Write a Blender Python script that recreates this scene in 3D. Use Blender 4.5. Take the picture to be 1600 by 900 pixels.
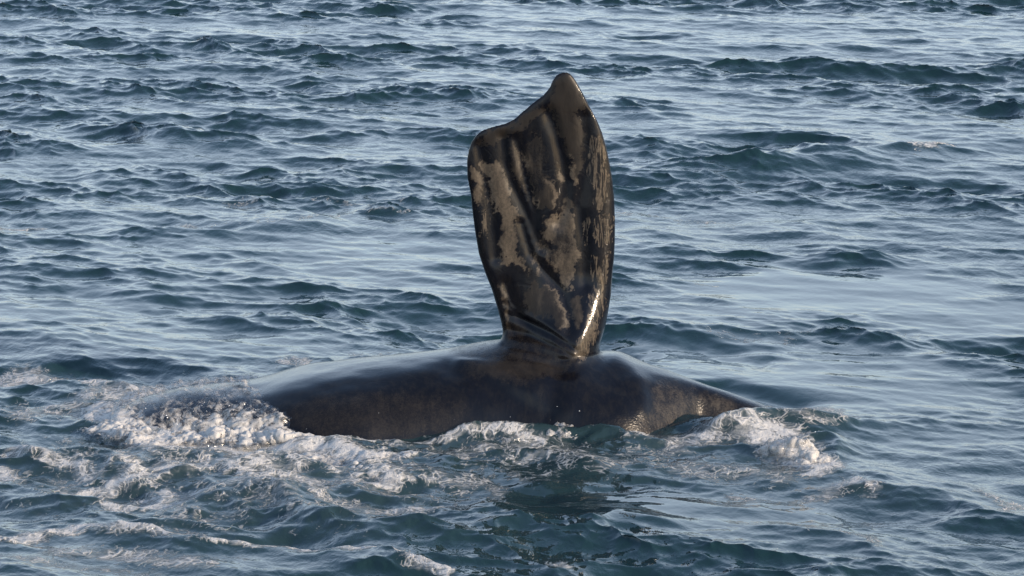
import bpy, math, random
import numpy as np

for o in list(bpy.data.objects):
    bpy.data.objects.remove(o)
S = bpy.context.scene
COL = S.collection

# ------------------------------------------------------------------ camera
CAM = np.array([0.0, -28.0, 6.0])
FPX = 6360.0                       # focal length in photo pixels (photo is 1600 x 900)
DEP = math.radians(10.02)          # how far the camera looks down
cam_d = bpy.data.cameras.new('camera')
cam = bpy.data.objects.new('camera', cam_d)
COL.objects.link(cam)
cam.location = CAM
cam.rotation_euler = (math.pi / 2 - DEP, 0, 0)
cam_d.sensor_width = 36.0
cam_d.lens = FPX / 1600 * 36.0
cam_d.clip_end = 20000
cam_d.dof.use_dof = False
S.camera = cam

# ------------------------------------------------------------------ sky, sun, exposure
SUN_EL, SUN_AZ = math.radians(17), math.radians(124)     # azimuth clockwise from +Y
w = bpy.data.worlds.new('World')
S.world = w
w.use_nodes = True
wn = w.node_tree
sky = wn.nodes.new('ShaderNodeTexSky')
sky.sky_type = 'NISHITA'
sky.sun_disc = False
sky.sun_elevation = SUN_EL
sky.sun_rotation = SUN_AZ
sky.air_density = 1.0
sky.dust_density = 1.4
sky.ozone_density = 1.6
bg = wn.nodes['Background']
# thin high cloud: it lightens and greys the whole sky, a little unevenly
tc = wn.nodes.new('ShaderNodeTexCoord')
mp = wn.nodes.new('ShaderNodeMapping'); mp.inputs['Scale'].default_value = (1.0, 1.0, 3.0)
wn.links.new(tc.outputs['Generated'], mp.inputs['Vector'])
cn = wn.nodes.new('ShaderNodeTexNoise'); cn.inputs['Scale'].default_value = 2.2; cn.inputs['Detail'].default_value = 5.0
wn.links.new(mp.outputs[0], cn.inputs['Vector'])
cr = wn.nodes.new('ShaderNodeMapRange'); cr.inputs[1].default_value = 0.3; cr.inputs[2].default_value = 0.7
cr.inputs[3].default_value = 0.50; cr.inputs[4].default_value = 0.82
wn.links.new(cn.outputs['Fac'], cr.inputs[0])
# the cloud lies low: it thins out towards the deep clear sky overhead
sx = wn.nodes.new('ShaderNodeSeparateXYZ'); wn.links.new(tc.outputs['Generated'], sx.inputs[0])
el = wn.nodes.new('ShaderNodeMapRange'); el.interpolation_type = 'SMOOTHSTEP'
el.inputs[1].default_value = 0.16; el.inputs[2].default_value = 0.62; el.inputs[3].default_value = 1.0; el.inputs[4].default_value = 0.06
wn.links.new(sx.outputs['Z'], el.inputs[0])
cf = wn.nodes.new('ShaderNodeMath'); cf.operation = 'MULTIPLY'
wn.links.new(cr.outputs[0], cf.inputs[0]); wn.links.new(el.outputs[0], cf.inputs[1])
cm = wn.nodes.new('ShaderNodeMix'); cm.data_type = 'RGBA'
wn.links.new(cf.outputs[0], cm.inputs[0]); wn.links.new(sky.outputs[0], cm.inputs[6])
cm.inputs[7].default_value = (2.85, 3.3, 4.05, 1)
wn.links.new(cm.outputs[2], bg.inputs['Color'])
bg.inputs['Strength'].default_value = 0.15
sun_d = bpy.data.lights.new('sun', 'SUN')
sun_d.energy = 2.2
sun_d.angle = math.radians(0.5)
sun_d.color = (1.0, 0.80, 0.60)
sun = bpy.data.objects.new('sun', sun_d)
COL.objects.link(sun)
sun.location = (20, -20, 20)
from mathutils import Vector
sd = Vector((math.sin(SUN_AZ) * math.cos(SUN_EL), math.cos(SUN_AZ) * math.cos(SUN_EL), math.sin(SUN_EL)))
sun.rotation_euler = sd.to_track_quat('Z', 'Y').to_euler()
S.view_settings.view_transform = 'Standard'
S.view_settings.look = 'None'
S.view_settings.exposure = 1.2
S.view_settings.gamma = 1.0

rng = np.random.default_rng(7)

# ------------------------------------------------------------------ pixel <-> place helpers
cD, sD = math.cos(DEP), math.sin(DEP)
def ray(px, py):
    a = (np.asarray(px, float) - 800) / FPX
    b = (450 - np.asarray(py, float)) / FPX
    return a, cD + b * sD, -sD + b * cD
def on_water(px, py, z=0.0):
    a, dy, dz = ray(px, py)
    t = (z - CAM[2]) / dz
    return CAM[0] + a * t, CAM[1] + dy * t
def on_plane(px, py, Y):
    a, dy, dz = ray(px, py)
    t = (Y - CAM[1]) / dy
    return a * t, CAM[2] + dz * t
def project(x, y, z):
    ry, rz = y - CAM[1], z - CAM[2]
    f = ry * cD - rz * sD
    u = ry * sD + rz * cD
    return 800 + FPX * x / f, 450 - FPX * u / f

def seg_dist(X, Y, pts):
    """distance of points to a polyline, and the position along it 0..1"""
    best = np.full(X.shape, 1e9); par = np.zeros(X.shape)
    n = len(pts) - 1
    for i in range(n):
        (ax, ay), (bx, by) = pts[i][:2], pts[i + 1][:2]
        vx, vy = bx - ax, by - ay
        t = np.clip(((X - ax) * vx + (Y - ay) * vy) / (vx * vx + vy * vy + 1e-12), 0, 1)
        d = np.hypot(X - ax - t * vx, Y - ay - t * vy)
        m = d < best
        best = np.where(m, d, best); par = np.where(m, (i + t) / n, par)
    return best, par
def poly_sd(X, Y, pts):
    """signed distance to a polygon, positive inside"""
    d, _ = seg_dist(X, Y, list(pts) + [pts[0]])
    ins = np.zeros(X.shape, bool)
    n = len(pts)
    for i in range(n):
        (ax, ay), (bx, by) = pts[i], pts[(i + 1) % n]
        c = (ay > Y) != (by > Y)
        xi = (bx - ax) * (Y - ay) / (by - ay + 1e-12) + ax
        ins ^= c & (X < xi)
    return np.where(ins, d, -d)
def sstep(a, b, x):
    t = np.clip((x - a) / (b - a), 0, 1)
    return t * t * (3 - 2 * t)

# periodic noise tile, sampled bilinearly (value noise with a chosen spectrum)
def noise_tile(N, lo, hi, p, seed, ax=1.0, ay=1.0):
    r = np.random.default_rng(seed)
    k = np.fft.fftfreq(N) * N
    kx, ky = np.meshgrid(k * ax, k * ay, indexing='ij')
    kk = np.hypot(kx, ky); kk[0, 0] = 1
    A = np.where((kk >= lo) & (kk <= hi), kk ** (-p), 0)
    f = np.fft.ifft2(A * np.exp(2j * np.pi * r.random((N, N)))).real
    return ((f - f.mean()) / f.std()).astype(np.float32)
def sample(T, L, X, Y):
    N = T.shape[0]
    u = (X / L * N) % N; v = (Y / L * N) % N
    i = np.floor(u).astype(np.int64); j = np.floor(v).astype(np.int64)
    fu = u - i; fv = v - j
    i %= N; j %= N
    i2 = (i + 1) % N; j2 = (j + 1) % N
    return (T[i, j] * (1 - fu) * (1 - fv) + T[i2, j] * fu * (1 - fv) + T[i, j2] * (1 - fu) * fv + T[i2, j2] * fu * fv)

FB = noise_tile(512, 2, 180, 1.35, 11)
FS = noise_tile(512, 2, 12, 1.9, 21)
FS2 = noise_tile(512, 2, 12, 1.9, 22)
CHN = noise_tile(512, 3, 60, 1.9, 23)
CHS = noise_tile(512, 3, 16, 1.5, 24)
FB2 = noise_tile(512, 3, 200, 1.2, 12)
LUMP = noise_tile(512, 10, 90, 1.3, 13)

def make_mesh(name, V, quads, smooth=True, attrs=None):
    me = bpy.data.meshes.new(name)
    V = np.asarray(V, np.float32); quads = np.asarray(quads, np.int32)
    me.vertices.add(len(V)); me.vertices.foreach_set('co', V.ravel())
    k = quads.shape[1]
    me.loops.add(quads.size); me.loops.foreach_set('vertex_index', quads.ravel())
    me.polygons.add(len(quads))
    me.polygons.foreach_set('loop_start', np.arange(0, quads.size, k, dtype=np.int32))
    me.update(calc_edges=True)
    me.polygons.foreach_set('use_smooth', np.ones(len(quads), bool) if smooth else np.zeros(len(quads), bool))
    for a, v in (attrs or {}).items():
        at = me.attributes.new(a, 'FLOAT', 'POINT')
        at.data.foreach_set('value', np.asarray(v, np.float32))
    me.update()
    return me
def grid_quads(nr, nc):
    i = np.arange(nr - 1)[:, None] * nc + np.arange(nc - 1)[None, :]
    return np.stack([i, i + 1, i + nc + 1, i + nc], -1).reshape(-1, 4)
def link(name, me, mat, label=None, cat=None, kind=None, group=None):
    o = bpy.data.objects.new(name, me); COL.objects.link(o)
    if mat: me.materials.append(mat)
    if label: o['label'] = label
    if cat: o['category'] = cat
    if kind: o['kind'] = kind
    if group: o['group'] = group
    return o

# ------------------------------------------------------------------ node helpers
class NT:
    def __init__(s, name):
        s.m = bpy.data.materials.new(name); s.m.use_nodes = True
        s.t = s.m.node_tree; s.t.nodes.clear()
        s.out = s.t.nodes.new('ShaderNodeOutputMaterial')
    def n(s, typ, ins=None, **kw):
        x = s.t.nodes.new('ShaderNode' + typ)
        for k, v in kw.items(): setattr(x, k, v)
        for k, v in (ins or {}).items():
            if isinstance(v, bpy.types.NodeSocket): s.t.links.new(v, x.inputs[k])
            else: x.inputs[k].default_value = v
        return x
    def math(s, op, a, b=None, c=None, clamp=False):
        i = {0: a}
        if b is not None: i[1] = b
        if c is not None: i[2] = c
        x = s.n('Math', i, operation=op); x.use_clamp = clamp
        return x.outputs[0]
    def attr(s, name): return s.n('Attribute', attribute_name=name).outputs['Fac']
    def ss(s, x, a, b, lo=0.0, hi=1.0):
        return s.n('MapRange', {0: x, 1: a, 2: b, 3: lo, 4: hi}, interpolation_type='SMOOTHSTEP').outputs[0]
    def mixc(s, f, a, b):
        x = s.n('Mix', data_type='RGBA')
        for i, v in ((0, f), (6, a), (7, b)):
            if isinstance(v, bpy.types.NodeSocket): s.t.links.new(v, x.inputs[i])
            else: x.inputs[i].default_value = v
        return x.outputs[2]
    def mixf(s, f, a, b):
        return s.n('MapRange', {0: f, 1: 0.0, 2: 1.0, 3: a, 4: b}).outputs[0]
    def noise(s, vec, scale, detail=4, rough=0.55, dist=0.0):
        return s.n('TexNoise', {'Vector': vec, 'Scale': scale, 'Detail': detail, 'Roughness': rough, 'Distortion': dist}).outputs['Fac']
def scaled(N, vec, sc, loc=(0, 0, 0), rot=(0, 0, 0)):
    return N.n('Mapping', {'Vector': vec, 'Scale': sc, 'Location': loc, 'Rotation': rot}).outputs[0]

# ------------------------------------------------------------------ materials
def sea_material():
    N = NT('sea_water')
    P = N.n('NewGeometry').outputs['Position']
    foam = N.attr('foam'); aer = N.attr('aeration'); calm = N.attr('calm')
    # foam pattern: a torn lace of bubbles
    wrp = N.n('TexNoise', {'Vector': P, 'Scale': 2.2, 'Detail': 3.0}).outputs['Color']
    wv = N.n('VectorMath', {0: wrp, 1: (0.5, 0.5, 0.5)}, operation='SUBTRACT').outputs[0]
    wv = N.n('VectorMath', {0: wv, 'Scale': 0.55}, operation='SCALE').outputs[0]
    Pw = N.n('VectorMath', {0: P, 1: wv}, operation='ADD').outputs[0]
    Pa = scaled(N, Pw, (0.75, 0.5, 1.0), rot=(0, 0, 0.25))
    n1 = N.noise(Pa, 6.5, 8, 0.70)
    rid = N.math('ABSOLUTE', N.math('SUBTRACT', N.noise(Pa, 6.5, 6, 0.6, 0.6), 0.5))
    lace = N.math('SUBTRACT', 1.0, N.math('MULTIPLY', rid, 5.0), clamp=True)
    vor = N.n('TexVoronoi', {'Vector': Pw, 'Scale': 17.0}, feature='DISTANCE_TO_EDGE').outputs['Distance']
    bub = N.math('SUBTRACT', 1.0, N.math('MULTIPLY', vor, 4.5), clamp=True)
    pat = N.math('ADD', N.math('MULTIPLY', n1, 0.62), N.math('MULTIPLY', lace, 0.32))
    pat = N.math('ADD', pat, N.math('MULTIPLY', bub, 0.14))
    lo = N.math('SUBTRACT', 0.89, N.math('MULTIPLY', foam, 0.62))
    fm = N.math('DIVIDE', N.math('SUBTRACT', pat, lo), 0.20, clamp=True)
    fm = N.math('MULTIPLY', fm, N.ss(foam, 0.02, 0.15))
    smk = N.noise(scaled(N, Pw, (0.55, 1.5, 1.0), rot=(0, 0, -0.15)), 9.0, 6, 0.7, 0.3)
    smk = N.math('MULTIPLY', N.ss(N.math('ADD', smk, N.math('MULTIPLY', foam, 0.28)), 0.52, 0.95), N.ss(foam, 0.25, 0.7))
    fm = N.math('MAXIMUM', fm, N.math('MULTIPLY', smk, 0.85))
    # ripples
    r1 = N.noise(scaled(N, P, (1.0, 0.6, 1.0), rot=(0, 0, 0.75)), 9.0, 3, 0.55, 0.5)
    r2 = N.noise(scaled(N, P, (1.0, 0.6, 1.0), rot=(0, 0, 0.5)), 36.0, 2, 0.5, 0.2)
    amp = N.math('SUBTRACT', 1.0, N.math('MULTIPLY', calm, 0.86))
    hgt = N.math('ADD', N.math('MULTIPLY', r1, 0.012), N.math('MULTIPLY', r2, 0.0024))
    hgt = N.math('MULTIPLY', hgt, amp)
    hgt = N.math('ADD', hgt, N.math('MULTIPLY', fm, N.math('MULTIPLY', N.noise(P, 30.0, 5, 0.7), 0.035)))
    bmp = N.n('Bump', {'Height': hgt, 'Distance': 1.0, 'Strength': 0.8}).outputs[0]
    deep = N.mixc(aer, (0.008, 0.026, 0.030, 1), (0.034, 0.052, 0.056, 1))
    big = N.noise(P, 0.35, 3)
    deep = N.mixc(N.ss(big, 0.4, 0.65), deep, N.mixc(0.35, deep, (0.010, 0.030, 0.036, 1)))
    wat = N.n('BsdfPrincipled', {'Base Color': deep, 'Roughness': 0.05, 'IOR': 1.333, 'Normal': bmp})
    fo = N.n('BsdfPrincipled', {'Base Color': (0.52, 0.508, 0.49, 1), 'Roughness': 0.55, 'IOR': 1.2, 'Normal': bmp,
                                'Subsurface Weight': 0.0})
    mx = N.n('MixShader', {0: fm, 1: wat.outputs[0], 2: fo.outputs[0]})
    N.t.links.new(mx.outputs[0], N.out.inputs[0])
    return N.m

def foam_material():
    N = NT('white_foam')
    P = N.n('NewGeometry').outputs['Position']
    n1 = N.noise(P, 38.0, 6, 0.7)
    n2 = N.noise(P, 9.0, 4, 0.6)
    c = N.mixc(N.ss(n2, 0.35, 0.62), (0.40, 0.41, 0.42, 1), (0.68, 0.67, 0.65, 1))
    b = N.n('Bump', {'Height': n1, 'Distance': 0.03, 'Strength': 0.7}).outputs[0]
    p = N.n('BsdfPrincipled', {'Base Color': c, 'Roughness': 0.5, 'IOR': 1.25, 'Normal': b, 'Subsurface Weight': 0.35,
                               'Subsurface Radius': (0.05, 0.05, 0.05), 'Subsurface Scale': 0.5})
    N.t.links.new(p.outputs[0], N.out.inputs[0])
    return N.m

def skin_material():
    N = NT('whale_skin')
    P = N.n('NewGeometry').outputs['Position']
    dry = N.attr('dry'); pale = N.attr('pale'); blot = N.attr('blotch'); streak = N.attr('streak'); wrk = N.attr('wrinkle')
    Pv = scaled(N, P, (1.15, 1.0, 0.34), rot=(0, 0.12, 0))
    n1 = N.noise(Pv, 14.0, 7, 0.72, 0.3)
    n2 = N.noise(P, 60.0, 5, 0.7)
    st = N.noise(scaled(N, P, (1.0, 1.0, 0.14), rot=(0, 0.05, 0)), 55.0, 5, 0.65, 0.5)
    f = N.math('ADD', dry, N.math('MULTIPLY', N.math('MULTIPLY', N.math('SUBTRACT', n1, 0.5), 0.75), blot))
    f = N.math('ADD', f, N.math('MULTIPLY', N.math('SUBTRACT', n2, 0.5), 0.40))
    fd = N.ss(f, 0.38, 0.92)
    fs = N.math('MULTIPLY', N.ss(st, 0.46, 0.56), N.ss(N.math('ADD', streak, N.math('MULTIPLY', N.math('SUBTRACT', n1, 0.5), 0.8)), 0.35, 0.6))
    fall = N.math('MAXIMUM', fd, fs)
    brown = N.mixc(N.ss(n1, 0.3, 0.7), (0.010, 0.0082, 0.007, 1), (0.019, 0.0155, 0.0125, 1))
    tan = N.mixc(N.ss(n2, 0.35, 0.65), (0.052, 0.043, 0.033, 1), (0.092, 0.075, 0.056, 1))
    pf = N.ss(N.math('ADD', pale, N.math('MULTIPLY', N.math('SUBTRACT', n1, 0.5), 0.9)), 0.25, 0.75)
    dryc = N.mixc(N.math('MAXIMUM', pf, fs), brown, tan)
    wetc = N.mixc(N.ss(n1, 0.42, 0.66), (0.003, 0.003, 0.005, 1), (0.008, 0.0072, 0.0075, 1))
    col = N.mixc(fall, wetc, dryc)
    vor = N.n('TexVoronoi', {'Vector': scaled(N, P, (1.0, 1.0, 1.8), rot=(0.2, 0.4, 0)), 'Scale': 34.0}, feature='DISTANCE_TO_EDGE').outputs['Distance']
    wr = N.math('MULTIPLY', N.math('SMOOTH_MIN', vor, 0.25, 0.1), N.math('MULTIPLY', wrk, 0.014))
    scr = N.n('TexWave', {'Vector': scaled(N, P, (1, 1, 1), rot=(0, 0.7, 0)), 'Scale': 1.1, 'Distortion': 9.0, 'Detail': 3.0, 'Detail Scale': 2.5}).outputs['Fac']
    h = N.math('ADD', N.math('MULTIPLY', n2, 0.0008), N.math('MULTIPLY', n1, 0.0035))
    h = N.math('ADD', h, wr)
    h = N.math('ADD', h, N.math('MULTIPLY', N.ss(scr, 0.0, 0.05), 0.0006))
    b = N.n('Bump', {'Height': h, 'Distance': 1.0, 'Strength': 0.55}).outputs[0]
    ro = N.mixf(fall, 0.10, 0.42)
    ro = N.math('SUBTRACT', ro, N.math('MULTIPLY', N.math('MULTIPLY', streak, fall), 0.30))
    ro = N.math('ADD', ro, N.math('MULTIPLY', N.math('SUBTRACT', n2, 0.5), 0.12))
    p = N.n('BsdfPrincipled', {'Base Color': col, 'Roughness': ro, 'IOR': 1.34, 'Normal': b})
    N.t.links.new(p.outputs[0], N.out.inputs[0])
    return N.m

def drop_material():
    N = NT('water_drops')
    p = N.n('BsdfPrincipled', {'Base Color': (0.75, 0.76, 0.77, 1), 'Roughness': 0.15, 'IOR': 1.33})
    N.t.links.new(p.outputs[0], N.out.inputs[0])
    return N.m
def veil_material():
    N = NT('foam_film')
    P = N.n('NewGeometry').outputs['Position']
    den = N.attr('cover')
    wrp = N.n('TexNoise', {'Vector': P, 'Scale': 5.0, 'Detail': 3.0}).outputs['Color']
    wv = N.n('VectorMath', {0: wrp, 'Scale': 0.16}, operation='SCALE').outputs[0]
    Pw = N.n('VectorMath', {0: P, 1: wv}, operation='ADD').outputs[0]
    n1 = N.noise(scaled(N, Pw, (1.0, 0.6, 0.6)), 8.0, 7, 0.66, 0.5)
    rid = N.math('SUBTRACT', 1.0, N.math('MULTIPLY', N.math('ABSOLUTE', N.math('SUBTRACT', N.noise(Pw, 10.0, 5, 0.6), 0.5)), 6.0), clamp=True)
    pat = N.math('ADD', N.math('MULTIPLY', n1, 0.75), N.math('MULTIPLY', rid, 0.25))
    fin = N.math('SUBTRACT', N.noise(Pw, 34.0, 4, 0.65), 0.5)
    k = N.math('ADD', N.math('ADD', pat, N.math('MULTIPLY', fin, 0.35)), N.math('MULTIPLY', den, 0.62))
    al = N.math('MULTIPLY', N.ss(k, 0.64, 1.06), N.ss(den, 0.0, 0.25))
    b = N.n('Bump', {'Height': N.math('ADD', pat, N.math('MULTIPLY', N.noise(P, 45.0, 4, 0.7), 0.3)), 'Distance': 0.02, 'Strength': 0.5}).outputs[0]
    fo = N.n('BsdfPrincipled', {'Base Color': (0.45, 0.438, 0.42, 1), 'Roughness': 0.6, 'IOR': 1.25, 'Normal': b})
    tr = N.n('BsdfTransparent')
    gl = N.n('BsdfGlossy', {'Roughness': 0.12, 'Normal': b})
    thin = N.n('MixShader', {0: 0.07, 1: tr.outputs[0], 2: gl.outputs[0]})
    mx = N.n('MixShader', {0: al, 1: thin.outputs[0], 2: fo.outputs[0]})
    N.t.links.new(mx.outputs[0], N.out.inputs[0])
    return N.m
M_VEIL = veil_material()
M_SEA, M_FOAM, M_SKIN, M_DROP = sea_material(), foam_material(), skin_material(), drop_material()

# ------------------------------------------------------------------ whale body
YF = 0.58                                    # depth of the flipper and the crown of the flank
# stations: photo column, row of the skyline, row of the waterline
ST = np.array([
    (60, 684, 690), (130, 650, 682), (200, 622, 676), (280, 603, 678), (340, 597, 683), (395, 590, 688), (440, 577, 692), (490, 567, 694), (560, 558, 694), (630, 552, 690),
    (700, 544, 687), (750, 533, 685), (790, 528, 684), (840, 530, 685), (890, 540, 686), (930, 547, 688), (985, 557, 686),
    (1050, 579, 674), (1110, 601, 660), (1160, 619, 652), (1195, 631, 656), (1225, 646, 664), (1260, 668, 680), (1330, 700, 702)], float)
def body_mesh():
    nx, nt = 240, 96
    pxs = np.linspace(60, 1330, nx)
    top = np.interp(pxs, ST[:, 0], ST[:, 1]); wl = np.interp(pxs, ST[:, 0], ST[:, 2])
    ker = np.exp(-np.linspace(-2, 2, 9) ** 2); ker /= ker.sum()
    sm = lambda a: np.convolve(np.pad(a, 4, mode='edge'), ker, 'valid')
    top = sm(top); wl = sm(sm(sm(sm(wl))))
    V = []
    th = np.linspace(0, 2 * np.pi, nt, endpoint=False)
    for px, tp, wlr in zip(pxs, top, wl):
        _, yf = on_water(px, wlr)
        yc = YF + 0.04
        zc = -0.42
        lo, hi = -0.5, 1.5
        for _ in range(30):
            H = (lo + hi) / 2
            A = H - zc
            e = 2.45
            if H <= 0.01: W = max(yc - yf, 0.15)
            else:
                s = (min(-zc / A, 0.999)) ** (e / 1.0)
                W = (yc - yf) / max((1 - s), 1e-3) ** (1 / e)
            W = min(max(W, 0.3), 1.5)
            y = yc - W * np.sign(np.cos(th)) * np.abs(np.cos(th)) ** (2 / e)
            z = zc + A * np.sign(np.sin(th)) * np.abs(np.sin(th)) ** (2 / e)
            x = (px - 800) / FPX * 28.9
            _, pp = project(x, y, z)
            if pp.min() < tp: hi = H
            else: lo = H
        V.append(np.stack([np.full(nt, x), y, z], -1))
    V = np.array(V)
    q = []
    i = np.arange(nx - 1)[:, None] * nt; j = np.arange(nt)[None, :]
    q = np.stack([i + j, i + (j + 1) % nt, i + nt + (j + 1) % nt, i + nt + j], -1).reshape(-1, 4)
    return V.reshape(-1, 3), q, nx, nt

# flipper outline (photo pixels, tip first): left edge and right edge
FL = [(880, 109), (870, 113), (863, 122), (858, 134), (848, 146), (833, 157), (818, 170), (805, 182), (790, 190), (770, 195), (755, 200),
      (745, 207), (737, 218), (732, 232), (729, 250), (730, 275), (735, 300), (738, 330), (742, 360), (748, 395), (758, 425), (768, 450),
      (777, 480), (783, 505), (784, 530), (778, 570), (770, 640)]
FR = [(880, 109), (890, 111), (897, 119), (905, 132), (913, 147), (922, 165), (933, 185), (941, 205), (948, 230), (953, 255), (957, 280),
      (960, 310), (961, 340), (961, 370), (960, 400), (957, 430), (955, 460), (951, 485), (946, 510), (940, 530), (934, 552), (926, 580), (915, 640)]
GROOVES = [([(748, 225), (757, 275), (768, 330), (775, 400)], 9, 0.016),
           ([(786, 212), (789, 250), (800, 285), (822, 330), (845, 385)], 9, 0.020),
           ([(806, 215), (815, 250), (824, 290), (834, 325), (836, 370)], 8, 0.018),
           ([(857, 175), (868, 205), (877, 240), (884, 280), (880, 325), (872, 345)], 10, 0.022),
           ([(912, 180), (916, 225), (914, 270), (905, 320), (912, 380), (915, 440)], 10, 0.020),
           ([(815, 345), (830, 395), (855, 425), (880, 455), (890, 490), (884, 520)], 7, 0.018),
           ([(790, 470), (815, 495), (850, 510), (885, 532), (905, 548)], 5, 0.014),
           ([(793, 495), (820, 510), (855, 525), (890, 545)], 4, 0.012),
           ([(792, 512), (830, 524), (865, 538), (900, 556)], 4, 0.012),
           ([(790, 440), (800, 470), (812, 490)], 7, 0.016)]
def flipper_mesh():
    outline = [on_plane(a, b, YF) for a, b in FL] + [on_plane(a, b, YF) for a, b in reversed(FR[1:])]
    outline = [(float(a), float(b)) for a, b in outline]
    nr, nc = 260, 90
    s = np.linspace(0, 1, nr)
    py = 109.3 + (640 - 109.3) * (0.25 * s ** 2.2 + 0.75 * s)
    xl = np.interp(py, [p[1] for p in FL], [p[0] for p in FL]); xr = np.interp(py, [p[1] for p in FR], [p[0] for p in FR])
    u = (1 - np.cos(np.linspace(0, np.pi, nc))) / 2
    PX = xl[:, None] + (xr - xl)[:, None] * u[None, :]
    PY = np.repeat(py[:, None], nc, 1)
    X, Z = on_plane(PX, PY, YF)
    d = np.maximum(poly_sd(X, Z, outline), 0)
    U = np.repeat(u[None, :], nr, 0)
    hgt = np.clip((PY - 109) / 430, 0, 1)
    T = (0.032 + 0.081 * sstep(0.15, 1.0, hgt)) * (0.62 + 0.75 * U ** 1.5)
    r = 0.055 + 0.145 * U
    q = np.clip(d / r, 0, 1)
    t = T * np.sqrt(np.maximum(1 - (1 - q) ** 2.2, 0))
    g = np.zeros_like(t)
    for pts, wd, dep in GROOVES:
        dd, _ = seg_dist(PX, PY, pts)
        g = np.maximum(g, 1.15 * dep * np.exp(-(dd / wd) ** 2))
    g += 0.006 * np.sin(PX * 0.09 + PY * 0.01) * sstep(0, 40, PY - 180) * (1 - hgt)
    lean = -0.10 * (1 - hgt) ** 1.4 + 0.05 * (U - 0.5) * hgt    # the blade bows a little towards us at the tip
    bulge = 0.25 * sstep(420, 570, PY) * sstep(0.15, 0.6, U)
    yfr = YF + lean - bulge * np.sqrt(q) - t + g * np.clip(d / 0.03, 0, 1)
    yfr = np.minimum(yfr, YF + lean - 0.001 * (t > 0))
    ybk = YF + lean + t * 0.85
    Vf = np.stack([X, yfr, Z], -1).reshape(-1, 3); Vb = np.stack([X, ybk, Z], -1).reshape(-1, 3)
    qf = grid_quads(nr, nc)[:, ::-1]; qb = grid_quads(nr, nc) + nr * nc
    lo = (nr - 1) * nc + np.arange(nc - 1)
    qc = np.stack([lo, lo + 1, lo + 1 + nr * nc, lo + nr * nc], -1)
    e = np.arange(nr - 1) * nc
    qe1 = np.stack([e, e + nc, e + nc + nr * nc, e + nr * nc], -1)
    e2 = e + nc - 1
    qe2 = np.stack([e2 + nc, e2, e2 + nr * nc, e2 + nc + nr * nc], -1)
    return np.concatenate([Vf, Vb]), np.concatenate([qf, qb, qc, qe1, qe2])

def remesh(V, Q, voxel):
    me = make_mesh('tmp', V, Q)
    o = bpy.data.objects.new('tmp', me); COL.objects.link(o)
    m = o.modifiers.new('r', 'REMESH'); m.mode = 'VOXEL'; m.voxel_size = voxel; m.adaptivity = 0
    dg = bpy.context.evaluated_depsgraph_get()
    ev = o.evaluated_get(dg).to_mesh()
    n = len(ev.vertices); co = np.zeros(n * 3, np.float32); ev.vertices.foreach_get('co', co)
    ls = np.zeros(len(ev.loops), np.int32); ev.loops.foreach_get('vertex_index', ls)
    tot = np.zeros(len(ev.polygons), np.int32); ev.polygons.foreach_get('loop_total', tot)
    st = np.zeros(len(ev.polygons), np.int32); ev.polygons.foreach_get('loop_start', st)
    qd = np.where(tot == 4)[0]
    F = ls[st[qd][:, None] + np.arange(4)[None, :]]
    o.evaluated_get(dg).to_mesh_clear()
    bpy.data.objects.remove(o); bpy.data.meshes.remove(me)
    return co.reshape(-1, 3).astype(float), F
def laplace(V, F, wt, it):
    a = F[:, [0, 1, 2, 3]].ravel(); b = F[:, [1, 2, 3, 0]].ravel()
    n = len(V)
    cnt = np.bincount(a, minlength=n) + np.bincount(b, minlength=n)
    cnt = np.maximum(cnt, 1)[:, None]
    for _ in range(it):
        s = np.stack([np.bincount(a, V[b, k], n) + np.bincount(b, V[a, k], n) for k in range(3)], -1) / cnt
        V = V + wt[:, None] * (s - V)
    return V
def normals(V, F):
    fn = np.cross(V[F[:, 2]] - V[F[:, 0]], V[F[:, 3]] - V[F[:, 1]])
    N_ = np.stack([sum(np.bincount(F[:, c], fn[:, k], len(V)) for c in range(4)) for k in range(3)], -1)
    return N_ / np.maximum(np.linalg.norm(N_, axis=1), 1e-9)[:, None]

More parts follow.
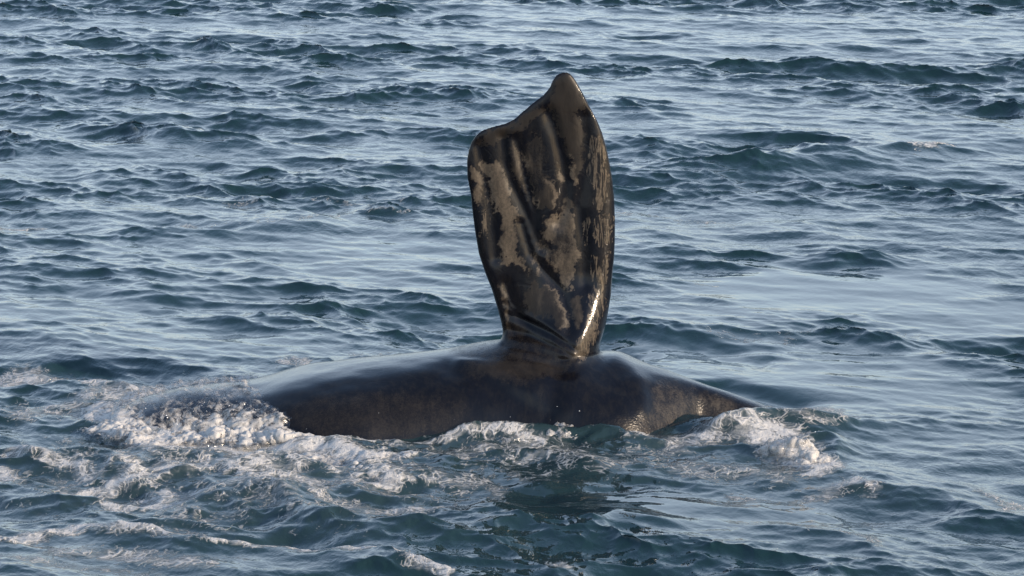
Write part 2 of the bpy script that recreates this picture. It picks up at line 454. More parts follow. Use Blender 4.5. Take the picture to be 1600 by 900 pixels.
# dry skin patches on the flipper: polygons in photo pixels, paleness
DRY = [([(735, 261), (745, 255), (753, 271), (759, 319), (753, 327), (743, 319), (737, 282)], .6),
       ([(751, 231), (764, 247), (780, 247), (788, 277), (806, 311), (815, 330), (808, 345), (808, 372), (812, 389), (827, 420), (795, 410), (778, 404), (778, 389), (783, 360), (781, 337), (772, 325), (765, 310), (760, 285), (757, 250)], .6),
       ([(791, 239), (801, 223), (812, 239), (820, 277), (825, 295), (817, 293), (804, 277), (796, 263)], .35),
       ([(809, 218), (825, 210), (849, 210), (860, 229), (863, 255), (855, 263), (863, 274), (871, 298), (868, 325), (839, 325), (831, 295), (820, 263), (812, 239)], .3),
       ([(863, 173), (887, 167), (908, 186), (913, 215), (911, 250), (905, 274), (897, 290), (891, 277), (889, 247), (881, 229), (873, 202)], .15),
       ([(866, 118), (880, 110), (895, 116), (908, 145), (918, 170), (900, 172), (863, 170), (850, 162), (862, 140)], .0),
       ([(740, 215), (760, 202), (800, 190), (840, 160), (855, 172), (820, 196), (790, 215), (770, 225), (750, 228)], .0),
       ([(868, 266), (876, 263), (884, 277), (879, 287), (871, 279)], .7),
       ([(850, 337), (873, 334), (891, 324), (899, 337), (899, 369), (907, 395), (899, 407), (897, 427), (881, 451), (873, 430), (858, 410), (847, 398), (833, 384), (842, 375), (847, 358)], .55),
       ([(827, 398), (839, 398), (849, 415), (845, 424), (830, 410)], .6),
       ([(833, 430), (853, 438), (871, 456), (884, 485), (882, 511), (862, 496), (824, 479), (816, 459), (824, 444)], .3),
       ([(888, 467), (902, 447), (914, 450), (914, 482), (902, 499), (891, 490)], .4),
       ([(899, 522), (920, 499), (940, 496), (931, 522), (917, 540), (914, 554), (899, 551)], .7),
       ([(775, 427), (784, 436), (795, 482), (798, 519), (787, 519), (784, 482)], .4),
       ([(880, 300), (892, 312), (890, 330), (878, 325)], .5)]
PALE_RIM = [[(853, 438), (871, 456), (884, 485), (882, 509)], [(899, 337), (897, 365), (905, 395), (897, 425), (881, 449)], [(812, 240), (822, 270), (836, 322)],
            [(783, 380), (795, 395), (825, 418)], [(889, 247), (892, 270), (898, 288)], [(760, 250), (764, 290), (775, 322)], [(862, 280), (870, 300), (867, 322)],
            [(850, 340), (870, 345), (890, 327)]]
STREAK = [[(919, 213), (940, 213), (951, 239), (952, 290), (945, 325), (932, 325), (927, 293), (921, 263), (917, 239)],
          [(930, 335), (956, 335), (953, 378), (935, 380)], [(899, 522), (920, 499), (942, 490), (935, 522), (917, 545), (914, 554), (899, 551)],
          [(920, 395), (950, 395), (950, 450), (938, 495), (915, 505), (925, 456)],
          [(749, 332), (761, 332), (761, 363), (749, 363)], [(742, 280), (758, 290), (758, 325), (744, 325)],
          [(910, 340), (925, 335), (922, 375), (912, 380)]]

def build_whale():
    bv, bq, nx, nt = body_mesh()
    nb = len(bv)
    # end caps as quads collapsed onto the centre line
    caps = []
    for k in (0, nx - 1):
        c = bv[k * nt:(k + 1) * nt].mean(0)
        bv = np.concatenate([bv, [c]])
        ci = len(bv) - 1
        r = k * nt + np.arange(nt)
        rr = k * nt + (np.arange(nt) + 1) % nt
        for j in range(0, nt, 2):
            a, b_, c_ = k * nt + j, k * nt + (j + 1) % nt, k * nt + (j + 2) % nt
            caps.append((ci, a, b_, c_) if k else (ci, c_, b_, a))
    bq = np.concatenate([bq, np.array(caps)])
    # a shoulder swelling that carries the root of the flipper
    def ell(cx, cy, cz, rx, ry, rz):
        n1, n2 = 40, 24
        a = np.linspace(0, 2 * np.pi, n1, endpoint=False); b = np.linspace(-np.pi / 2 + .02, np.pi / 2 - .02, n2)
        A, B = np.meshgrid(a, b)
        V = np.stack([cx + rx * np.cos(A) * np.cos(B), cy + ry * np.sin(A) * np.cos(B), cz + rz * np.sin(B)], -1).reshape(-1, 3)
        i = np.arange(n2 - 1)[:, None] * n1; j = np.arange(n1)[None, :]
        return V, np.stack([i + j, i + (j + 1) % n1, i + n1 + (j + 1) % n1, i + n1 + j], -1).reshape(-1, 4)
    fv, fq = flipper_mesh()
    parts = [(bv, bq), (fv, fq)]

    x0, z0 = on_plane(845, 590, YF)
    parts.append(ell(float(x0), YF - 0.04, float(z0), 0.46, 0.26, 0.22))
    x0, z0 = on_plane(832, 556, YF)
    parts.append(ell(float(x0), YF - 0.05, float(z0), 0.30, 0.25, 0.17))
    V, Q, off = [], [], 0
    for v, q in parts:
        V.append(v); Q.append(q + off); off += len(v)
    V, F = remesh(np.concatenate(V), np.concatenate(Q), 0.0095)
    px, py = on_plane_inv(V[:, 0], V[:, 2])
    # ease the skin where blade and flank meet, and take the voxel steps off everywhere
    wj = np.exp(-((py - (536 + 0.12 * (px - 785))) / 26.0) ** 2) * (1 - sstep(78, 100, px - 850)) * 0.9
    V = laplace(V, F, np.clip(wj, 0, 0.85), 110)
    body = sstep(560, 600, py)
    V = laplace(V, F, 0.5 * np.ones(len(V)), 3)
    V = laplace(V, F, 0.6 * body, 25)
    Nn = normals(V, F)
    if (Nn[:, 2] * (V[:, 2] > 1.9)).sum() < 0:
        F = F[:, ::-1]; Nn = -Nn
    cx, cy = project(V[:, 0], V[:, 1], V[:, 2])
    front = (Nn[:, 1] < 0.3)
    onb = sstep(556, 566, cy) * front
    # armpit hollow with its rim, the crease that runs below, and fold lines
    disp = np.zeros(len(V))
    dh = np.hypot((cx - 955) / 36.0, (cy - 603) / 38.0)
    disp += -0.026 * np.exp(-dh ** 2 * 1.3) * onb
    disp += 0.030 * np.exp(-((cx - 962) / 24.0) ** 2 - ((cy - 560) / 15.0) ** 2) * (Nn[:, 2] > -0.2)
    dr, _ = seg_dist(cx, cy, [(962, 563), (985, 577), (999, 596), (1005, 622), (1004, 640)])
    disp += 0.012 * np.exp(-(dr / 12.0) ** 2) * onb
    for pts, wd, dp in [([(700, 575), (760, 600), (800, 622), (850, 650)], 18, -0.018), ([(720, 563), (790, 590), (830, 612)], 14, 0.014),
                        ([(905, 560), (900, 590), (890, 640)], 16, 0.010), ([(872, 560), (868, 600), (860, 640)], 14, -0.010),
                        ([(780, 545), (830, 560), (880, 572)], 4, -0.006), ([(790, 538), (840, 550), (895, 562)], 4, -0.007)]:
        dd, _ = seg_dist(cx, cy, pts)
        disp += dp * np.exp(-(dd / wd) ** 2) * onb
    root = front * sstep(470, 490, cy) * (1 - sstep(575, 590, cy)) * (V[:, 1] < YF)
    for pts, dp in [([(788, 470), (796, 500), (800, 525)], -.010), ([(792, 490), (825, 503), (862, 522), (900, 548)], -.014), ([(792, 502), (825, 515), (862, 533), (896, 553)], .008),
                    ([(792, 514), (830, 526), (868, 543), (898, 558)], -.012), ([(790, 528), (835, 538), (880, 553)], .007), ([(788, 540), (835, 548), (885, 562)], -.010),
                    ([(800, 478), (820, 492), (850, 505), (885, 528)], .008), ([(905, 556), (918, 558), (930, 555)], -.010)]:
        dd, _ = seg_dist(cx, cy, pts)
        disp += 0.65 * dp * np.exp(-(dd / 4.6) ** 2) * root
    disp += 0.003 * sample(FS, 2.1, V[:, 0], V[:, 2] + V[:, 1]) * onb
    V = V + Nn * disp[:, None]
    # dryness
    wob = 3.2 * sample(FB, 0.9, V[:, 0], V[:, 2]); wob2 = 4.5 * sample(FB2, 0.9, V[:, 0], V[:, 2])
    fx, fy = px + wob, py + wob2
    onf = 1 - sstep(548, 558, py)
    dry = np.full(len(V), 0.0); pale = np.zeros(len(V)); stk = np.zeros(len(V))
    for pts, pl in DRY:
        s = poly_sd(fx, fy, pts)
        m = sstep(-7, 6, s)
        dry = np.maximum(dry, m * (0.88 + 0.15 * sample(FS, 1.3, V[:, 0], V[:, 2]).clip(-1.6, 1.4))); pale = np.maximum(pale, m * pl)
    hole = np.exp(-(((fx - 858) / 9) ** 2 + ((fy - 380) / 6) ** 2))
    dry -= hole * 0.9
    for pts in PALE_RIM:
        dd, _ = seg_dist(fx, fy, pts)
        pale = np.maximum(pale, 1.0 * np.exp(-(dd / 7.0) ** 2))
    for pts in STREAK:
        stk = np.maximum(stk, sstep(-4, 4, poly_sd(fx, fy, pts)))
    fold = sstep(0, 14, py - 486 - (px - 790) * 0.36) * (px < 905)
    dry = np.maximum(dry, 0.66 * fold)
    dry *= onf; pale *= onf; stk *= onf
    # flank
    cwx, cwy = cx + 1.5 * wob, cy + 0.7 * wob2
    dl = np.hypot((cwx - 585) / 185.0, (cwy - 648) / 44.0)
    db = 0.66 * (1 - sstep(0.6, 1.3, dl))
    pb = 0.35 * np.exp(-(((cwx - 650) / 60) ** 2 + ((cwy - 607) / 11) ** 2)) + 0.1
    nk = poly_sd(cwx, cwy, [(772, 530), (925, 552), (930, 565), (880, 590), (830, 612), (760, 600), (700, 582), (690, 574), (735, 562), (760, 548)])
    db = np.maximum(db, 0.86 * sstep(-14, 26, nk))
    rt = poly_sd(cwx, cwy, [(1000, 585), (1060, 592), (1150, 618), (1220, 640), (1150, 700), (940, 700), (940, 655), (1005, 640), (1008, 610)])
    rr = sstep(-26, 22, rt)
    db = np.maximum(db, 0.68 * rr)
    pb = np.maximum(pb * (cx < 800), 0.42 * rr)
    d3 = np.exp(-(((cwx - 895) / 40) ** 2 + ((cwy - 620) / 50) ** 2)); db = np.maximum(db, 0.3 * d3)
    dry += (db * onb) * (1 - onf); pale += pb * onb * (1 - onf)
    wr = 0.4 * rr * onb + 0.05
    me = make_mesh('whale', V, F, True, {'dry': np.clip(dry, 0, 1), 'pale': np.clip(pale, 0, 1), 'streak': stk, 'wrinkle': wr, 'blotch': 0.3 + 0.7 * onf})
    o = link('whale', me, M_SKIN, 'black whale rolled on its side, one broad mottled brown flipper raised upright', 'whale')
    return V, F, normals(V, F)
def on_plane_inv(x, z):
    return project(x, np.full_like(x, YF), z)
WV, WF, WN = build_whale()

# height of the whale's upper surface on a coarse grid, to drape water over it
HX0, HX1, HY0, HY1, HS = -3.9, 2.9, -1.0, 3.0, 0.03
hnx, hny = int((HX1 - HX0) / HS) + 1, int((HY1 - HY0) / HS) + 1
HB = np.full((hnx, hny), -1.0)
ii = ((WV[:, 0] - HX0) / HS).round().astype(int); jj = ((WV[:, 1] - HY0) / HS).round().astype(int)
ok = (ii >= 0) & (ii < hnx) & (jj >= 0) & (jj < hny) & (WV[:, 2] < 0.75)
np.maximum.at(HB, (ii[ok], jj[ok]), WV[ok, 2])
def body_top(X, Y):
    u = np.clip((X - HX0) / HS, 0, hnx - 1.001); v = np.clip((Y - HY0) / HS, 0, hny - 1.001)
    i = u.astype(int); j = v.astype(int); a = u - i; b = v - j
    return (HB[i, j] * (1 - a) * (1 - b) + HB[i + 1, j] * a * (1 - b) + HB[i, j + 1] * (1 - a) * b + HB[i + 1, j + 1] * a * b)

# ------------------------------------------------------------------ sea
def ocean_tile(N, L, lmin, lmax, lpeak, wdir, spread, seed, rms):
    r = np.random.default_rng(seed)
    k = np.fft.fftfreq(N, d=L / N) * 2 * np.pi
    kx, ky = np.meshgrid(k, k, indexing='ij')
    kk = np.hypot(kx, ky); kk[0, 0] = 1e-6
    kp = 2 * np.pi / lpeak
    cosd = (kx * wdir[0] + ky * wdir[1]) / kk
    D = np.where(cosd > 0, np.abs(cosd) ** spread, 0.05 * np.abs(cosd) ** spread) + 0.03
    E = kk ** -3.9 * np.exp(-1.25 * (kp / kk) ** 2) * D
    E *= (kk > 2 * np.pi / lmax) * np.exp(-(kk * lmin / (2 * np.pi)) ** 2)
    H = np.sqrt(E) * (r.normal(size=(N, N)) + 1j * r.normal(size=(N, N)))
    h = np.fft.ifft2(H).real; sc = rms / h.std()
    dx = np.fft.ifft2(-1j * kx / kk * H).real; dy = np.fft.ifft2(-1j * ky / kk * H).real
    return [(t * sc).astype(np.float32) for t in (h, dx, dy)]
wd = lambda a: (math.sin(a), -math.cos(a))
T1 = ocean_tile(1024, 41.0, 0.18, 8.0, 2.4, wd(-0.5), 4, 3, 0.033)
T2 = ocean_tile(1024, 12.7, 0.05, 1.4, 0.42, wd(-0.8), 3, 4, 0.0108)

# foam strokes: (photo pixel polyline, half width in px, strength)
FOAM = [
 ([(150, 655), (200, 675), (260, 688), (350, 680), (430, 682), (490, 686)], 12, 1.0),
 ([(40, 650), (110, 622), (170, 606), (230, 600)], 14, .62), ([(110, 640), (180, 655), (230, 670)], 22, .6), ([(200, 610), (300, 600), (390, 600)], 18, .7),
 ([(220, 702), (330, 694), (420, 702)], 9, .85), ([(440, 704), (500, 712), (580, 724)], 8, .95), ([(470, 735), (530, 722), (588, 728), (610, 745)], 9, .7),
 ([(110, 765), (190, 748), (250, 742), (320, 736), (360, 728)], 9, .82), ([(160, 790), (230, 782), (330, 772), (430, 762)], 8, .72),
 ([(20, 712), (70, 722), (130, 738)], 7, .75), ([(0, 735), (30, 742)], 7, .8), ([(380, 735), (440, 745), (500, 762), (520, 785)], 11, .7),
 ([(0, 842), (120, 832), (260, 845), (400, 850), (500, 862), (600, 874), (700, 897)], 8, .85), ([(80, 862), (200, 870), (290, 880)], 10, .62),
 ([(230, 832), (300, 838), (420, 852)], 10, .58), ([(0, 870), (100, 880), (220, 890)], 8, .5), ([(520, 784), (590, 794), (660, 790)], 7, .62), ([(640, 788), (690, 792)], 5, .7),
 ([(500, 697), (585, 696), (650, 692), (720, 688), (765, 686), (805, 688)], 3, .80), ([(790, 668), (850, 655), (900, 652), (950, 668), (1015, 682)], 8, .95),
 ([(700, 705), (800, 700), (880, 705), (950, 735)], 16, .52), ([(800, 690), (840, 697)], 5, .8), ([(660, 740), (720, 752), (760, 765)], 9, .52),
 ([(580, 690), (650, 700), (655, 715)], 7, .5),
 ([(1040, 700), (1090, 690), (1180, 686)], 9, .68), ([(1200, 690), (1240, 690), (1250, 712), (1285, 735)], 14, .92), ([(1270, 775), (1330, 762), (1360, 778)], 9, .66),
 ([(1060, 730), (1160, 735), (1220, 745)], 13, .55), ([(1140, 765), (1190, 770)], 7, .5), ([(1170, 634), (1230, 632), (1300, 646), (1325, 664)], 8, .6),
 ([(1230, 668), (1300, 672)], 6, .55), ([(1005, 685), (1080, 700)], 14, .5),
 ([(1440, 236), (1485, 228)], 4, .9), ([(960, 330), (1060, 343), (1150, 345)], 2, .5), ([(300, 358), (430, 354), (560, 340), (620, 327)], 2, .5),
 ([(360, 312), (400, 318)], 2, .5), ([(262, 200), (292, 204)], 2, .75), ([(565, 93), (600, 96)], 2, .55), ([(0, 578), (60, 575), (120, 584), (200, 592)], 7, .72),
 ([(0, 353), (70, 350)], 4, .7), ([(415, 570), (470, 572)], 6, .66), ([(1090, 515), (1200, 525), (1330, 520), (1460, 524)], 4, .42), ([(1090, 445), (1130, 448)], 3, .5),
 ([(1270, 832), (1340, 842), (1370, 858)], 8, .52), ([(1520, 770), (1600, 792)], 7, .6), ([(560, 345), (640, 342)], 2, .55), ([(490, 318), (570, 330), (640, 322)], 3, .45),
 ([(60, 30), (90, 32)], 4, .55), ([(540, 560), (600, 556)], 4, .5), ([(1050, 335), (1130, 350)], 2, .45), ([(860, 875), (900, 880)], 6, .6), ([(0, 620), (50, 640)], 8, .5)]
# hand-placed crests: (polyline px, half width m, height m)
CREST = [([(1060, 268), (1180, 262), (1300, 250), (1400, 238), (1480, 232)], .42, .13), ([(120, 372), (330, 362), (480, 356), (560, 350)], .35, .07),
         ([(180, 232), (300, 215), (430, 222)], .5, .06), ([(330, 785), (420, 772), (490, 785), (525, 812)], .20, .13), ([(1050, 674), (1110, 664), (1200, 660), (1310, 668)], .27, .17),
         ([(430, 700), (520, 706), (590, 728)], .13, .07), ([(700, 740), (800, 722), (890, 728), (950, 752)], .20, .09), ([(650, 694), (720, 688), (770, 684), (850, 684), (920, 686), (1000, 692)], .17, .12),
         ([(150, 660), (260, 686), (420, 684)], .16, .05), ([(380, 740), (440, 728), (520, 738)], .14, .07), ([(560, 800), (700, 815), (850, 812)], .22, .06),
         ([(900, 835), (1000, 822), (1120, 838)], .2, .05), ([(1180, 690), (1240, 698), (1280, 725)], .13, .08), ([(1040, 700), (1130, 694)], .11, .05),
         ([(1270, 775), (1400, 768), (1600, 800)], .16, .06), ([(0, 600), (120, 592), (260, 600)], .2, .07), ([(0, 705), (100, 712), (180, 735)], .12, .05),
         ([(120, 850), (300, 842), (420, 860)], .16, .06), ([(520, 875), (700, 900), (760, 915)], .18, .07), ([(180, 755), (260, 745), (360, 735)], .12, .05)]
HOLLOW = [([(1150, 614), (1205, 626), (1235, 630)], .20, .06), ([(480, 835), (530, 845)], .2, .08), ([(690, 780), (850, 785)], .2, .05), ([(600, 700), (700, 690)], .15, .04)]
# slicks, flattened water: (cx, cy, rx, ry, amount) px
CALM = [(1120, 500, 200, 24, .6), (1080, 800, 260, 30, .5), (830, 738, 160, 30, .6), (1320, 452, 250, 50, .90), (1520, 500, 230, 40, .85), (1350, 600, 300, 50, .7), (300, 440, 420, 50, .55), (250, 520, 350, 36, .6), (150, 470, 330, 40, .6), (620, 395, 230, 26, .6), (640, 440, 120, 24, .6), (960, 790, 170, 34, .85), (1250, 575, 330, 45, .55), (120, 500, 300, 22, .45), (250, 390, 300, 30, .35), (1400, 660, 260, 50, .5),
        (700, 500, 120, 20, .4), (1080, 545, 170, 40, .75), (300, 560, 200, 22, .3), (1300, 850, 250, 40, .3)]
def build_sea():
    nc, nr = 900, 1330
    # columns: dense in the middle, stretching out to the horizon at both sides
    nd = 780
    a = np.linspace(-0.168, 0.168, nd)
    st = 0.336 / nd * 1.13 ** np.arange(1, (nc - nd) // 2 + 1)
    side = 0.168 + np.cumsum(st)
    side *= 1
    a = np.concatenate([-side[::-1], a, side])
    # rows: dense from in front of the camera outwards
    d = [21.0]; g = 0.00088
    while d[-1] < 66: d.append(d[-1] * (1 + g))
    step = d[-1] * g
    while d[-1] < 9000:
        step *= 1.07; d.append(d[-1] + step)
    near = [21.0]; step = 21 * g
    while near[-1] > -400:
        step *= 1.12; near.append(near[-1] - step)
    d = np.array(near[:0:-1] + d)
    nr = len(d); nc = len(a)
    sc = np.maximum(d, 14.0)
    X = sc[:, None] * a[None, :]
    Y = np.repeat((d + CAM[1])[:, None], nc, 1)
    D = np.repeat(d[:, None], nc, 1)
    shape = X.shape
    x, y = X.ravel(), Y.ravel()
    px, py = project(x, y, np.zeros_like(x))
    inz = (D.ravel() > 19) & (D.ravel() < 80) & (np.abs(x) < 0.21 * D.ravel())
    calm = np.zeros_like(x); foam = np.zeros_like(x)
    idx = np.where(inz)[0]
    xx, yy, pxx, pyy = x[idx], y[idx], px[idx], py[idx]
    w1 = sample(FS, 9.0, xx, yy); w2 = sample(FS2, 7.0, xx, yy)
    v1 = sample(FB, 4.0, xx, yy); v2 = sample(FB2, 4.0, xx, yy)
    wx = pxx + 26 * w1; wy = pyy + 5 * w2
    c = np.zeros_like(xx)
    for cx, cy, rx, ry, am in CALM:
        r2 = ((wx - cx) / rx) ** 2 + ((wy - cy) / ry) ** 2
        c = np.maximum(c, am * (1 - sstep(0.55, 1.25, np.sqrt(r2))))
    calm[idx] = c
    # how close to the whale: long waves die down there, foam and churn rise
    wh = np.exp(-(((x + 0.2) / 2.7) ** 2 + ((y - 0.5) / 1.7) ** 2))
    fade = np.clip(1.2 - D.ravel() / 900, 0.0, 1) * np.where(np.abs(a)[None, :].repeat(nr, 0).ravel() < 0.3, 1, 0.6)
    far = sstep(75, 160, D.ravel())
    A1 = (1 - 0.72 * wh) * (1 - 0.9 * calm ** 1.5) * fade
    A2 = (1 - 0.92 * calm) * (1 - far)
    gust = sample(FS, 19.0, x * 0.7, y * 1.1) + 0.6 * sample(FS2, 7.3, x * 0.6, y)
    grp = sstep(-1.1, 1.7, gust)                      # waves run in groups with flatter water between
    A1 = A1 * (0.50 + 0.95 * grp)
    hh = sample(T1[0], 41.0, x, y) / 0.033
    A2 = A2 * (0.25 + 0.75 * grp) * (0.55 + 0.55 * sstep(-0.5, 1.6, hh))
    z = A1 * sample(T1[0], 41.0, x, y) + A2 * sample(T2[0], 12.7, x, y)
    ca, sa = math.cos(0.5), math.sin(0.5)
    xr_, yr_ = x * ca - y * sa, x * sa + y * ca
    CH = 1.3
    dx = -CH * (A1 * sample(T1[1], 41.0, x, y) + A2 * sample(T2[1], 12.7, x, y))
    dy = -CH * (A1 * sample(T1[2], 41.0, x, y) + A2 * sample(T2[2], 12.7, x, y))
    # crests and hollows
    zz = np.zeros_like(xx)
    jx = xx + 0.10 * w1; jy = yy + 0.16 * w2
    for pts, wdm, h in CREST:
        P = [tuple(float(v) for v in on_water(p[0], p[1])) for p in pts]
        dd, par = seg_dist(jx, jy, P)
        endf = np.clip(4 * par, 0, 1) * np.clip(4 * (1 - par), 0, 1)
        prof = np.exp(-np.abs(dd / wdm) ** 1.35)
        zz += h * prof * (0.35 + 0.65 * endf)
    for pts, wdm, h in HOLLOW:
        P = [tuple(float(v) for v in on_water(p[0], p[1])) for p in pts]
        dd, _ = seg_dist(jx, jy, P)
        zz -= h * np.exp(-(dd / wdm) ** 2)
    f = np.zeros_like(xx)
    fx = pxx + 8 * v2 + 10 * w2; fy = pyy + 2.5 * v1 + 3 * w1
    for pts, wdp, s in FOAM:
        q = [(p[0], p[1] * 2.2) for p in pts]
        dd, _ = seg_dist(fx, fy * 2.2, q)
        f = np.maximum(f, (s - 0.06) * np.exp(-(dd / (wdp * 2.7)) ** 2))
    # churned belt round the whale's near side and the lower left
    near_w = np.exp(-(((pxx - 330) / 420) ** 2 + ((pyy - 745) / 110) ** 2)) * 0.50 + np.exp(-(((pxx - 900) / 420) ** 2 + ((pyy - 715) / 48) ** 2)) * 0.36
    cl = np.clip(0.5 + 0.5 * sample(FB2, 3.1, xx, yy), 0, 1.3)
    f = np.maximum(f, near_w * (0.45 + 0.7 * cl))
    foam[idx] = f
    z[idx] += zz
    # churn lumps
    ch = np.exp(-(((pxx - 420) / 520) ** 2 + ((pyy - 755) / 95) ** 2)) + 0.8 * np.exp(-(((pxx - 980) / 380) ** 2 + ((pyy - 715) / 55) ** 2))
    ch = np.clip(ch, 0, 1) * (1 - c)
    z[idx] += ch * (0.030 * (1 - np.abs(sample(CHN, 9.3, xx, yy * 1.5))) + 0.011 * sample(CHN, 4.1, xx, yy * 1.3))
    z[idx] += np.clip(f - 0.45, 0, 1) * 0.024 * np.abs(sample(CHN, 2.3, xx, yy))
    # whitecaps where the chop folds
    H = z.reshape(shape)
    crest = np.clip((sample(T1[0], 41.0, x, y) / 0.033 - 2.6) * 0.5, 0, 0.42) * (1 - far)
    brk = np.clip(sample(FB, 6.0, x + 3, y), 0, 1)
    foam = np.maximum(foam, crest * brk * inz)
    aer = np.zeros_like(x)
    aer[idx] = np.clip(0.9 * near_w + 0.6 * f + 0.35 * np.exp(-(((pxx - 1300) / 260) ** 2 + ((pyy - 745) / 60) ** 2)), 0, 1)
    V = np.stack([x + dx, y + dy, z], -1)
    me = make_mesh('sea', V, grid_quads(nr, nc)[:, ::1], True, {'foam': foam, 'aeration': aer, 'calm': calm})
    link('sea', me, M_SEA, 'choppy blue grey sea with slicks and churned foam', None, 'structure')
build_sea()

# ------------------------------------------------------------------ foam that stands up from the water
rr = np.random.default_rng(21)
def froth(path, half, back, name, label, seed=0.0, thick=1.0, st=0.007, zb=-0.02):
    """a ridge of churned froth along a path on the water: billows on billows, thinning out to lace at its rim"""
    P = [tuple(float(v) for v in on_water(p[0], p[1])) for p in path]
    hs = np.array([p[2] for p in path])
    xs = [p[0] for p in P]; ys = [p[1] for p in P]
    gx = np.arange(min(xs) - half, max(xs) + half, st); gy = np.arange(min(ys) - half, max(ys) + half + back, st * 1.25)
    X, Y = np.meshgrid(gx, gy, indexing='ij')
    wx_ = X + 0.035 * sample(CHN, 1.9, X + seed, Y); wy_ = Y + 0.05 * sample(CHN, 1.9, Y, X + seed)
    d, par = seg_dist(wx_, wy_, P)
    h = np.interp(par, np.linspace(0, 1, len(hs)), hs)
    q = np.clip(d / half, 0, 1)
    env = (1 - q * q) ** 1.1
    Z0 = zb + h * env * (0.85 + 0.25 * sample(FS, 2.3, X + seed, Y).clip(-1.5, 1.5))
    Y0 = Y - 0.35 * Z0.clip(0, 1)
    gX, gY = np.gradient(Z0, st, st * 1.25)
    Nn = np.stack([-gX, -gY, np.ones_like(Z0)], -1); Nn /= np.linalg.norm(Nn, axis=-1, keepdims=True)
    A_, B_ = X + seed, Y * 0.8 + Z0 * 1.1
    b1 = np.abs(sample(CHS, 1.5, A_, B_)).clip(0, 2); b2 = np.abs(sample(CHS, 0.62, A_, B_ + 1)).clip(0, 2); b3 = np.abs(sample(CHS, 0.27, B_, A_)).clip(0, 2)
    b4 = np.abs(sample(CHN, 0.8, A_, B_)).clip(0, 2.5)
    D_ = (0.015 * b1 + 0.009 * b2 + 0.005 * b3 + 0.010 * b4 - 0.012) * env ** 0.5 * np.clip(h / 0.1, 0.4, 1.2)
    V = (np.stack([X, Y0, Z0], -1) + Nn * D_[..., None]).reshape(-1, 3)
    ends = sstep(0.0, 0.12, par) * sstep(0.0, 0.10, 1 - par)
    dens = sstep(0.0, 0.9, env) * (0.45 + 0.55 * np.clip(h / 0.10, 0, 1)) * (0.5 + 0.5 * ends) * (0.66 + 0.20 * b1) * thick
    Q = grid_quads(*X.shape)
    Q = Q[(env > 0.01).ravel()[Q].any(1)]
    used = np.unique(Q); mp = np.full(len(V), -1); mp[used] = np.arange(len(used))
    me = make_mesh(name, V[used], mp[Q], True, {'cover': np.clip(dens, 0, 1.2).ravel()[used]})
    return link(name, me, M_VEIL, label, 'foam', 'stuff')
froth([(140, 658, .05), (175, 672, .08), (215, 684, .08), (260, 690, .05), (305, 688, .09), (345, 686, .16), (385, 688, .13), (425, 690, .11), (462, 692, .09), (488, 692, .07), (500, 692, .03)], .26, .1,
      'breaking_foam', 'thick white froth breaking against the whale at the left end of its dark flank', 0.0)
froth([(780, 690, .06), (830, 688, .08), (870, 688, .095), (910, 690, .09), (950, 694, .08), (1010, 700, .04)], .13, .1,
      'foam_ridge', 'low white foam ridge washing along the whale side below the raised flipper', 3.1, 0.50)
froth([(1195, 716, .03), (1222, 716, .13), (1248, 722, .15), (1272, 732, .07), (1292, 744, .02)], .15, .1,
      'foam_lump', 'small lump of white foam boiling up right of the whale beyond its narrow end', 5.3, 0.68)
froth([(425, 712, .03), (480, 716, .05), (535, 724, .04), (575, 734, .08), (592, 742, .06), (606, 750, .02)], .11, .1,
      'foam_crest', 'white foam curling on the small wave crest in front of the dark flank', 7.7)

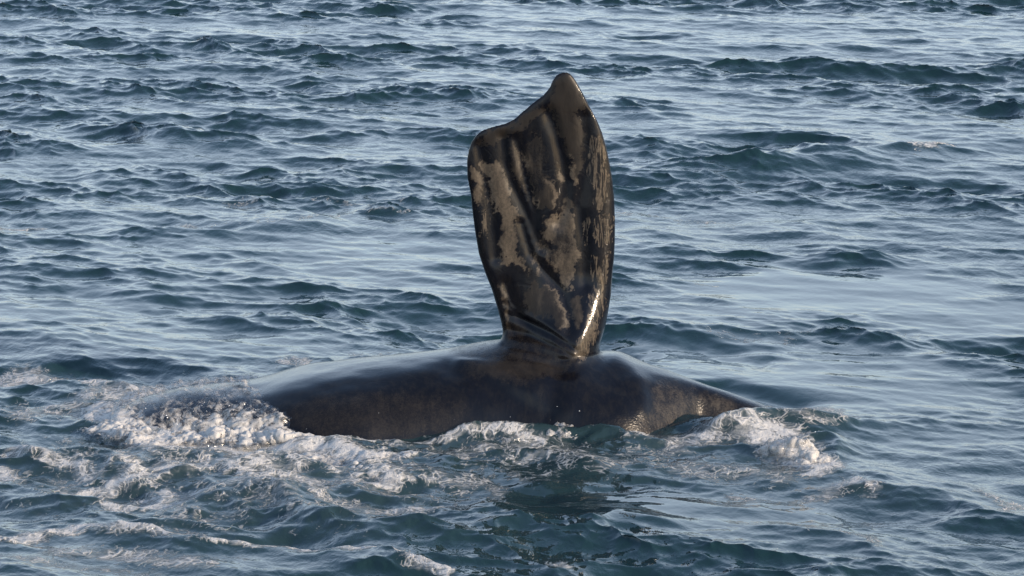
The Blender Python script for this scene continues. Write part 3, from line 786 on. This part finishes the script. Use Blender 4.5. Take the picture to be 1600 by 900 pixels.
def veil():
    """thin film of broken water running over the whale's back at the left"""
    V, F, Nn = WV, WF, WN
    cx, cy = project(V[:, 0], V[:, 1], V[:, 2])
    edge = np.interp(cy, [585, 597, 612, 640, 670, 690], [362, 378, 398, 428, 455, 495])
    d = edge - cx + 5 * sample(FB, 1.3, V[:, 0], V[:, 2] + V[:, 1])
    dens = sstep(-3, 8, d) * (0.27 + 0.38 * sstep(632, 676, cy) + 0.22 * (1 - sstep(170, 270, cx)) + 0.22 * np.exp(-(d / 12) ** 2))
    dens *= 1 - 0.55 * np.exp(-(((cx - 245) / 40) ** 2 + ((cy - 650) / 18) ** 2)) - 0.35 * np.exp(-(((cx - 335) / 60) ** 2 + ((cy - 625) / 14) ** 2))
    n1 = sample(CHS, 1.9, V[:, 0], V[:, 2] * .8 + V[:, 1]); n2 = sample(CHS, 0.8, V[:, 0], V[:, 2] + V[:, 1])
    off = 0.012 + 0.018 * np.abs(n1).clip(0, 2) + 0.009 * np.abs(n2).clip(0, 2) + 0.03 * (1 - sstep(180, 300, cx))
    P = V + Nn * (off * sstep(-6, 14, d))[:, None]
    Q = F[((dens > 0.02) & (V[:, 2] > -0.15) & (Nn[:, 1] < 0.75))[F].any(1)]
    used = np.unique(Q); mp = np.full(len(V), -1); mp[used] = np.arange(len(used))
    me = make_mesh('foam_veil', P[used], mp[Q], True, {'cover': dens[used]})
    link('foam_veil', me, M_VEIL, 'thin lacy sheet of broken white water pouring over the submerged left part of the whale', 'foam', 'stuff')
veil()

def drops():
    P = []
    def spray(cx, cy, n, sx, sy, Y, rm):
        for _ in range(n):
            x, z = on_plane(cx + rr.normal() * sx, cy + rr.normal() * sy, Y + rr.normal() * .15)
            P.append((float(x), Y + rr.normal() * .1, float(z), rm * 0.6 * (0.3 + rr.random() ** 3)))
    spray(345, 650, 70, 40, 12, 0.10, .008); spray(400, 662, 60, 30, 9, 0.0, .008); spray(250, 655, 30, 50, 12, 0.2, .007)
    spray(470, 672, 40, 18, 8, -0.05, .009); spray(1245, 692, 50, 22, 9, -0.4, .009); spray(890, 655, 16, 45, 5, -0.02, .006); spray(770, 655, 14, 30, 6, -0.05, .005)
    spray(560, 655, 26, 50, 14, 0.0, .005); spray(1480, 222, 40, 16, 6, 34, .02)
    ico = np.array([(0, 0, 1), (1, 0, 0), (0, 1, 0), (-1, 0, 0), (0, -1, 0), (0, 0, -1)], float)
    tr = np.array([(0, 1, 2), (0, 2, 3), (0, 3, 4), (0, 4, 1), (5, 2, 1), (5, 3, 2), (5, 4, 3), (5, 1, 4)])
    V = np.concatenate([ico * p[3] + np.array(p[:3]) for p in P]); F = np.concatenate([tr + 6 * k for k in range(len(P))])
    me = make_mesh('spray', V, F, True)
    link('spray', me, M_DROP, 'fine white spray droplets flung up along the foam around the whale', 'spray', 'stuff')
drops()
